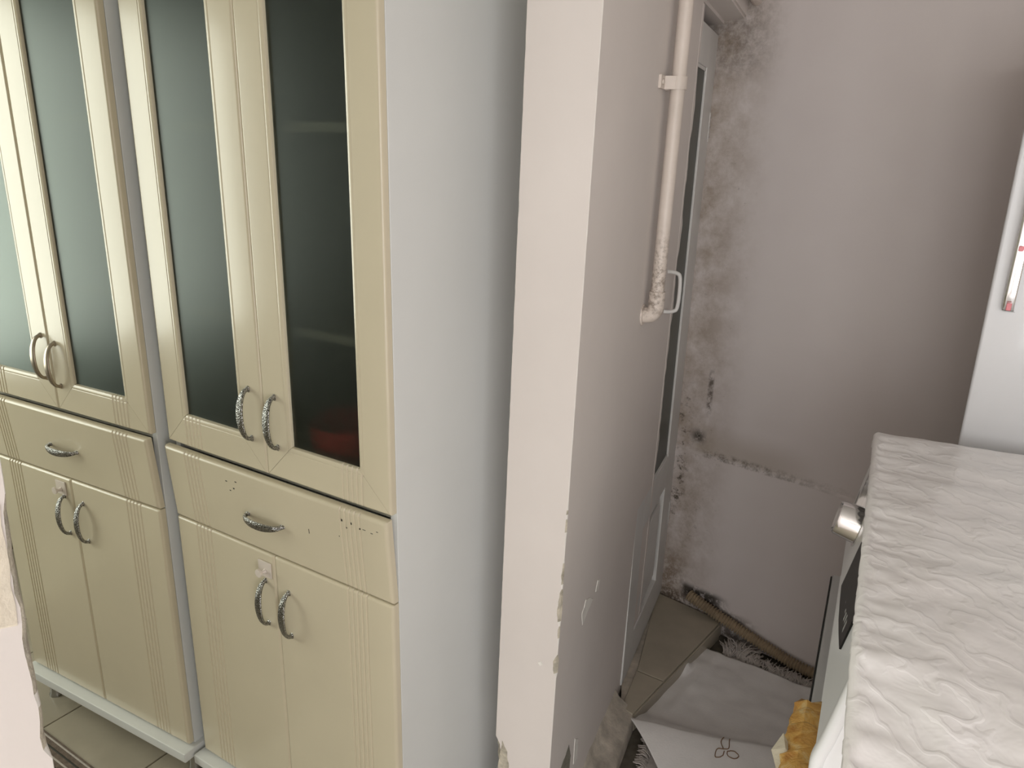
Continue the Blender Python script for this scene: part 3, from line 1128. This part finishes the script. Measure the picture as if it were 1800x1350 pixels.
# shaggy mat under the towel
mat = empty('bath_mat', (-0.40, 2.05, 0))
tag(mat, 'grey shaggy fringed mat under the towel', 'mat')
bm = bmesh.new()
prism(bm, [(-0.235, -0.30), (0.25, -0.36), (0.25, 0.31), (-0.17, 0.375)], 0.0005, 0.006)
finish('backing', bm, 'fringe', mat, smooth=0)
bm = bmesh.new()
rnd = random.Random(3)


def strand(bm, p, dirv, L, r):
    p = Vector(p)
    dv = Vector(dirv).normalized()
    sd = Vector((-dv.y, dv.x, 0))
    c = rnd.uniform(-0.35, 0.35)
    pts = []
    for k in range(5):
        q = k / 4
        pts.append(p + dv * L * q + sd * c * L * q * q + Vector((0, 0, 0.006 + 0.020 * math.sin(min(1, q * 1.3) * math.pi * 0.75) * (L / 0.05))))
    tube(bm, pts, r, 5, radii=[r, r, r, r * 0.9, r * 0.5])


for k in range(430):
    f = rnd.random()
    x = -0.178 + 0.42 * f
    y = 0.365 - 0.060 * f - rnd.uniform(0.0, 0.03)
    hump = 1.0 + 0.9 * math.exp(-((f - 0.13) / 0.10) ** 2)
    strand(bm, (x, y, 0.0), (rnd.uniform(-0.8, 0.8), 1.0, 0), rnd.uniform(0.03, 0.05) * hump, 0.0022)
for k in range(110):
    f = rnd.random()
    strand(bm, (-0.225 + 0.03 * f, -0.16 - 0.16 * f, 0), (-1.0, rnd.uniform(-0.6, 0.4), 0), rnd.uniform(0.025, 0.04), 0.0022)
fr = finish('fringe', bm, 'fringe', mat, smooth=1.5)
fr['kind'] = 'stuff'

# towel: flat, with a ridge along its front and a turned-up corner
towel = empty('towel', (-0.42, 2.05, 0))
tag(towel, 'grey-white towel with brown leaf embroidery crumpled on the floor', 'towel')
bm = bmesh.new()
NX, NY = 90, 110


def towel_pt(s, tt):
    # s: 0 at the wall side .. 1 under the machine ; tt: 0 at the back .. 1 at the front
    lb, lf = Vector((-0.640, 2.370)), Vector((-0.700, 1.850))
    rb, rf = Vector((-0.160, 2.345)), Vector((-0.150, 2.015))
    bow = Vector((0.0, -0.030 * math.sin(math.pi * min(1, s * 1.25)) * 0.6))
    if tt <= 0.72:
        q = tt / 0.72
        left = lb.lerp(lf, q)
        right = rb.lerp(rf, q)
        p = left.lerp(right, s) + bow * q
        z = 0.016 + 0.006 * noise.noise((p.x * 7, p.y * 7, 0)) + 0.005 * noise.noise((p.x * 17, p.y * 17, 4))
        z += 0.006 * math.exp(-((s - 0.12) / 0.03) ** 2) * (0.4 + 0.6 * q)
        if q > 0.82:
            z += 0.030 * math.sin((q - 0.82) / 0.18 * math.pi / 2) ** 2 * (0.5 + 0.8 * math.sin(math.pi * min(1, 0.15 + s * 0.8)))
        z += 0.035 * math.exp(-((q - 0.30) / 0.05) ** 2) * max(0, 1 - s / 0.05)     # flipped ear on the wall side
    else:
        q = (tt - 0.72) / 0.28
        left = lf.lerp(Vector((-0.500, 1.690)), q)
        right = rf.lerp(Vector((-0.16, 1.72)), q)
        p = left.lerp(right, s) + bow * (1 - q)
        top = 0.046 + 0.02 * math.sin(math.pi * min(1, 0.15 + s * 0.8))
        z = 0.012 + (top - 0.012) * max(0.0, math.cos(q * math.pi / 2 * 1.15)) ** 1.1
        z += 0.006 * noise.noise((p.x * 9, p.y * 9, 2))
    return Vector((p.x + 0.42, p.y - 2.05, max(z, 0.010)))


G = [[bm.verts.new(towel_pt(i / NX, j / NY)) for i in range(NX + 1)] for j in range(NY + 1)]
for j in range(NY):
    for i in range(NX):
        bm.faces.new((G[j][i], G[j][i + 1], G[j + 1][i + 1], G[j + 1][i]))
cl_o = finish('cloth', bm, 'towel', towel, smooth=2.0)
sol = cl_o.modifiers.new('thickness', 'SOLIDIFY')
sol.thickness = 0.005
sol.offset = 1


def on_towel(x, y):
    best = min((v for row in G_co for v in row), key=lambda v: (v.x - x) ** 2 + (v.y - y) ** 2)
    return best.z


G_co = [[towel_pt(i / NX, j / NY) for i in range(NX + 1)] for j in range(NY + 1)]
for pts in ([(0.000, -0.150), (-0.014, -0.130), (-0.010, -0.105), (0.002, -0.090), (0.006, -0.115), (0.012, -0.140), (0.000, -0.150)],
            [(0.012, -0.150), (0.030, -0.142), (0.045, -0.150), (0.035, -0.165), (0.016, -0.162), (0.012, -0.150)],
            [(0.0, -0.150), (-0.016, -0.160), (-0.012, -0.185), (0.004, -0.172), (0.004, -0.155)]):
    bm = bmesh.new()
    sp = spline([(x + 0.004, y - 0.028, 0) for x, y in pts], 8)
    tube(bm, [Vector((p.x, p.y, on_towel(p.x, p.y) + 0.0062)) for p in sp], 0.0013, 6)
    finish('embroidery', bm, 'stitch', towel)['label'] = 'brown stitched leaf outline'

# ------------------------------------------------------------------ washing machine under its cover
MZ = 1.17                                    # top of the cover
MA = math.radians(-6.2)
mu = Vector((-math.sin(MA), -math.cos(MA), 0))   # along the front, from far end to near end
mw = Vector((-math.cos(MA), math.sin(MA), 0))    # out of the front
MO = Vector((-0.132, 1.685, 0))
MWID, MDEP = 0.78, 0.60


def mp(u, w, z):
    p = MO + mu * u + mw * w
    return Vector((p.x, p.y, z))


mach = empty('washing_machine', mp(0, 0, 0))
tag(mach, 'white washing machine with chrome knob under the quilted cover', 'washing machine')
minv = Matrix.Translation(-mach.location)


def mpart(name, bm, mat, parent=None, smooth=0.6, mats=None):
    for v in bm.verts:
        v.co = mp(v.co.x, v.co.y, v.co.z) - mach.location
    return finish(name, bm, mat, parent or mach, smooth, mats)


BT = MZ - 0.030
bm = bmesh.new()
box(bm, (0, -MDEP, 0.10), (MWID, -0.008, BT), 0.012, 3)
mpart('body', bm, 'appliance')
bm = bmesh.new()
box(bm, (0.03, -MDEP + 0.03, 0.0), (MWID - 0.03, -0.06, 0.10))
mpart('plinth', bm, 'silver', smooth=0)
# control panel leaning outwards towards its foot
PZ1, PZ0, PW = 1.135, 0.95, 0.036


def pw(z):
    q = (PZ1 - z) / (PZ1 - PZ0)
    return 0.002 + PW * (max(q, 0.0) ** 1.1)


bm = bmesh.new()
rows = []
for i in range(15):
    z = PZ1 + (PZ0 - PZ1) * i / 14
    rows.append([bm.verts.new((u, w, z)) for u, w in ((0.004, -0.02), (0.004, pw(z) - 0.006), (0.010, pw(z)), (MWID - 0.012, pw(z)), (MWID - 0.004, pw(z) - 0.008), (MWID - 0.004, -0.02))])
for a, b in zip(rows, rows[1:]):
    for i in range(5):
        bm.faces.new((a[i], a[i + 1], b[i + 1], b[i]))
bm.faces.new(rows[-1])
bm.faces.new(rows[0][::-1])
cp = mpart('control_panel', bm, 'appliance', smooth=0.5)


def on_panel(bm, uz, lift0, lift1):
    """thin plate following the control panel"""
    lo = [bm.verts.new((u, pw(z) + lift0, z)) for u, z in uz]
    hi = [bm.verts.new((u, pw(z) + lift1, z)) for u, z in uz]
    n = len(uz)
    for i in range(n):
        j = (i + 1) % n
        bm.faces.new((lo[i], lo[j], hi[j], hi[i]))
    bm.faces.new(hi)
    bm.faces.new(lo[::-1])


def zz(q):
    return PZ1 + (PZ0 - PZ1) * q


bm = bmesh.new()
on_panel(bm, [(0.345, zz(0.12)), (0.33, zz(0.86)), (0.40, zz(0.83)), (0.47, zz(0.785)), (0.53, zz(0.72)), (0.595, zz(0.64)), (0.60, zz(0.32)), (0.58, zz(0.12))], -0.001, 0.003)
disp = mpart('display', bm, 'black_gloss', cp, smooth=0)
disp['label'] = 'black glass display strip'
for k in range(11):
    bm = bmesh.new()
    u = 0.365 + 0.0185 * k
    q0 = 0.50 + 0.05 * ((k * 7) % 3 - 1) * 0.4
    on_panel(bm, [(u, zz(q0)), (u, zz(q0 + 0.10)), (u + 0.010, zz(q0 + 0.10)), (u + 0.010, zz(q0))], 0.0025, 0.0034)
    mpart('display_mark', bm, 'print', cp, smooth=0)
# detergent drawer
bm = bmesh.new()
on_panel(bm, [(0.012, zz(0.05)), (0.012, zz(0.80)), (0.020, zz(0.86)), (0.070, zz(0.86)), (0.080, zz(0.80)), (0.080, zz(0.05))], -0.002, 0.008)
dd = mpart('detergent_drawer', bm, 'appliance', cp, smooth=0.3)
bm = bmesh.new()
on_panel(bm, [(0.025, zz(0.50)), (0.025, zz(0.66)), (0.050, zz(0.66)), (0.050, zz(0.50))], 0.0075, 0.0088)
mpart('finger_recess', bm, 'crease', dd if False else cp, smooth=0)
bm = bmesh.new()
on_panel(bm, [(0.0805, zz(0.02)), (0.0805, zz(0.95)), (0.0835, zz(0.95)), (0.0835, zz(0.02))], -0.001, 0.0095)
mpart('drawer_edge', bm, 'chrome', cp, smooth=0)
# chrome knob
bm = bmesh.new()
kz = zz(0.50)
nv = Vector((0, (PZ1 - PZ0), PW)).normalized()     # panel normal in (u, w, z)
nv = Vector((0, math.cos(math.radians(12)), math.sin(math.radians(12))))
kc = Vector((0.205, pw(kz) - 0.004, kz))
path = []
sv = Vector((1, 0, 0))
uv = nv.cross(sv)
for hgt, r_ in ((0, 0.043), (0.006, 0.043), (0.007, 0.037), (0.040, 0.034), (0.047, 0.0325), (0.049, 0.030), (0.046, 0.026), (0.0455, 0.001)):
    path.append((kc + nv * hgt, sv, uv, r_, r_))
sweep(bm, path, ring(40))
mpart('knob', bm, 'chrome', smooth=0.5)
# protruding lower door with silver top edge and black glass front
DT = 0.82
bm = bmesh.new()
box(bm, (0.002, -0.02, 0.16), (MWID - 0.004, 0.053, DT), 0.004, 2)
dp = mpart('door', bm, 'silver')
dp['label'] = 'wide silver door standing proud of the front'
bm = bmesh.new()
box(bm, (0.004, 0.0525, 0.17), (MWID - 0.006, 0.0565, DT - 0.004), 0.0015, 1)
mpart('door_glass', bm, 'black_gloss', dp)['label'] = 'black glass door front'
bm = bmesh.new()
box(bm, (0.004, 0.034, DT - 0.002), (MWID - 0.006, 0.037, DT + 0.0025), 0.001, 1)
mpart('door_seam', bm, 'appliance', dp)
# moulded white rib sweeping down the front
bm = bmesh.new()
pts = spline([(MWID - 0.012, pw(zz(q)) - 0.004, zz(q)) for q in (0.0, 0.25, 0.5, 0.75, 1.0)] + [(MWID - 0.012, 0.026, 0.90), (MWID - 0.012, 0.012, 0.84)], 6)
path = [(p, Vector((1, 0, 0)), Vector((0, 1, 0)), 0.013, 0.009) for p in pts]
sweep(bm, path, ring(14, 3))
mpart('moulded_rib', bm, 'appliance', smooth=0.9)['label'] = 'rounded white rib at the panel end'


# tape wrapped round the door edge
bm = bmesh.new()
NU, NV = 22, 26
grid = []
for i in range(NU + 1):
    row = []
    for j in range(NV + 1):
        q = j / NV
        # path round the door's top front corner: top surface -> front
        L = 0.052 + 0.12
        s = q * L
        if s < 0.052:
            w, z = 0.010 + s, DT + 0.006
        else:
            w, z = 0.062, DT + 0.006 - (s - 0.052)
        u = 0.480 + 0.29 * i / NU + 0.02 * noise.noise((i * 0.5, j * 0.4, 1)) * (1 if i in (0, NU) else 0.2)
        pu = 0.010 * (0.5 + noise.noise((i * 0.7, j * 0.35, 5))) + 0.016 * math.sin(math.pi * i / NU) ** 0.5 * (0.3 + 0.7 * math.sin(math.pi * min(1, q * 1.4)))
        if s < 0.052:
            z += pu * 0.8
            w += pu * 0.6 * q
        else:
            w += pu
        row.append(bm.verts.new((u, w, z)))
    grid.append(row)
for a, b in zip(grid, grid[1:]):
    for j in range(NV):
        bm.faces.new((a[j], a[j + 1], b[j + 1], b[j]))
tp = mpart('packing_tape', bm, 'tape', dp, smooth=0.5)
tp['label'] = 'crumpled amber packing tape on the door edge'
m2 = tp.modifiers.new('thickness', 'SOLIDIFY')
m2.thickness = 0.0012
bm = bmesh.new()
vs = [bm.verts.new(p) for p in ((0.62, 0.060, DT), (0.585, 0.085, DT + 0.012), (0.62, 0.098, DT + 0.002), (0.655, 0.082, DT - 0.01), (0.64, 0.062, DT - 0.004))]
ce = bm.verts.new((0.618, 0.078, DT + 0.012))
for i in range(5):
    bm.faces.new((vs[i], vs[(i + 1) % 5], ce))
o = mpart('loose_tape', bm, 'tape_clear', dp, smooth=0)
mm = o.modifiers.new('thickness', 'SOLIDIFY')
mm.thickness = 0.001

# quilted cover ---------------------------------------------------------------------------------
cover = empty('machine_cover', mp(0, 0, BT))
tag(cover, 'white quilted vinyl cover draped over the washing machine', 'cover')
bm = bmesh.new()
NU, NV = 240, 150
FO = 0.020      # overhang past the front
CU, DROP = MWID + 0.035, 0.42
rows = []
for i in range(NU + 1):
    ulen = -0.015 + (CU + 0.015 + DROP) * i / NU
    u = min(ulen, CU)
    row = []
    for j in range(NV + 1):
        q = j / NV
        L = MDEP + FO + 0.045
        s = q * L
        hem = 0.014 + 0.0025 * math.sin(u * 2 * math.pi / 0.075 + 2 * noise.noise((u * 6, 0, 0))) + 0.006 * noise.noise((u * 13, 0, 9))
        if s < hem:                       # short hanging hem in front
            w = FO - 0.004 + 0.002 * math.sin(u * 90)
            z = MZ - 0.012 - (hem - s)
        elif s < hem + 0.02:
            a = (s - hem) / 0.02 * math.pi / 2
            w = FO - 0.012 + 0.012 * math.cos(a)
            z = MZ - 0.012 + 0.012 * math.sin(a)
        else:
            w = FO - 0.012 - (s - hem - 0.02)
            z = MZ
            z += 0.0030 * noise.noise((u * 9, w * 9, 0)) + 0.0024 * noise.noise((u * 22, w * 22, 3)) + 0.0012 * math.sin(u * 55 + 4 * noise.noise((u * 4, w * 6, 1)))
            # puckers running in from the front edge
            k = max(0.0, 1 - (s - hem) / 0.07)
            z -= 0.004 * k * (0.5 + 0.5 * math.sin(u * 2 * math.pi / 0.042 + 3 * noise.noise((u * 8, 2, 0))))
            z += 0.005 * max(0.0, noise.noise((u * 14, w * 14, 8))) * max(0.0, min(1, (u - 0.5) / 0.1))
        # rounded far end
        eu = max(0.0, 0.018 - (u + 0.015)) / 0.018
        z -= 0.030 * eu ** 2
        drop = max(0.0, ulen - CU)
        if drop > 0:
            # near side: the sheet rolls over the edge and hangs down, folds opening towards the hem
            R = 0.03
            a = min(drop / R, math.pi / 2 * 0.13)
            rest = max(0.0, drop - R * math.pi / 2 * 0.13)
            u = CU + R * math.sin(a) + rest * 0.97
            z = z - R * (1 - math.cos(a)) - rest * 0.20
            fold = min(1.0, rest / 0.06)
            u += fold * (0.007 * math.sin(w * 2 * math.pi / 0.085 + 1.0 + 2.5 * noise.noise((w * 5, 0, 3))) + 0.006 * noise.noise((w * 16, rest * 9, 6)))
            u += 0.010 * fold * math.exp(-((w + 0.075 + 0.03 * rest) / 0.009) ** 2)
            w = w - min(rest, 0.4) * 0.03 * max(0.0, 1 + w * 3)
        row.append(bm.verts.new((u, w, z)))
    rows.append(row)
for a, b in zip(rows, rows[1:]):
    for j in range(NV):
        bm.faces.new((a[j], a[j + 1], b[j + 1], b[j]))
for v in bm.verts:
    v.co = mp(v.co.x, v.co.y, v.co.z) - cover.location
cvo = finish('cover_sheet', bm, 'cover', cover, smooth=2.5)

# ------------------------------------------------------------------ refrigerator
fr = empty('refrigerator', (0.002, 1.80, 0))
tag(fr, 'white refrigerator with chrome bar handle behind the covered machine', 'refrigerator')
bm = bmesh.new()
box(bm, (0.004, 0.05, 0.05), (0.59, 0.50, 1.95), 0.006, 2)
finish('body', bm, 'fridge', fr)
for z0, z1, nm in ((0.06, 0.64, 'lower_door'), (0.65, 1.95, 'door')):
    bm = bmesh.new()
    box(bm, (0.0, 0.0, z0), (0.594, 0.046, z1), 0.006, 3)
    d = finish(nm, bm, 'fridge', fr)
    if nm == 'door':
        bm = bmesh.new()
        pts = spline([(0.040, 0.004, 1.430), (0.036, -0.012, 1.440), (0.036, -0.018, 1.50), (0.037, -0.022, 1.60), (0.037, -0.022, 1.72), (0.036, -0.018, 1.82), (0.036, -0.012, 1.88), (0.040, 0.004, 1.89)], 8)
        path = [(p, Vector((1, 0, 0)), Vector((0, 1, 0)), 0.0105, 0.005) for p in pts]
        sweep(bm, path, ring(14, 4))
        h = finish('bar_handle', bm, 'chrome', fr)
        for zz0, zz1 in ((1.437, 1.452), (1.553, 1.563)):
            bm = bmesh.new()
            box(bm, (0.032, -0.0285, zz0), (0.041, -0.012, zz1), 0.001, 1)
            finish('pink_dot', bm, 'pink_red', fr)['label'] = 'pink-red mark on the chrome handle'
for lx in (0.05, 0.53):
    for ly in (0.09, 0.44):
        bm = bmesh.new()
        tube(bm, [(lx, ly, 0), (lx, ly, 0.052)], 0.02, 12)
        finish('foot', bm, 'black_screw', fr)
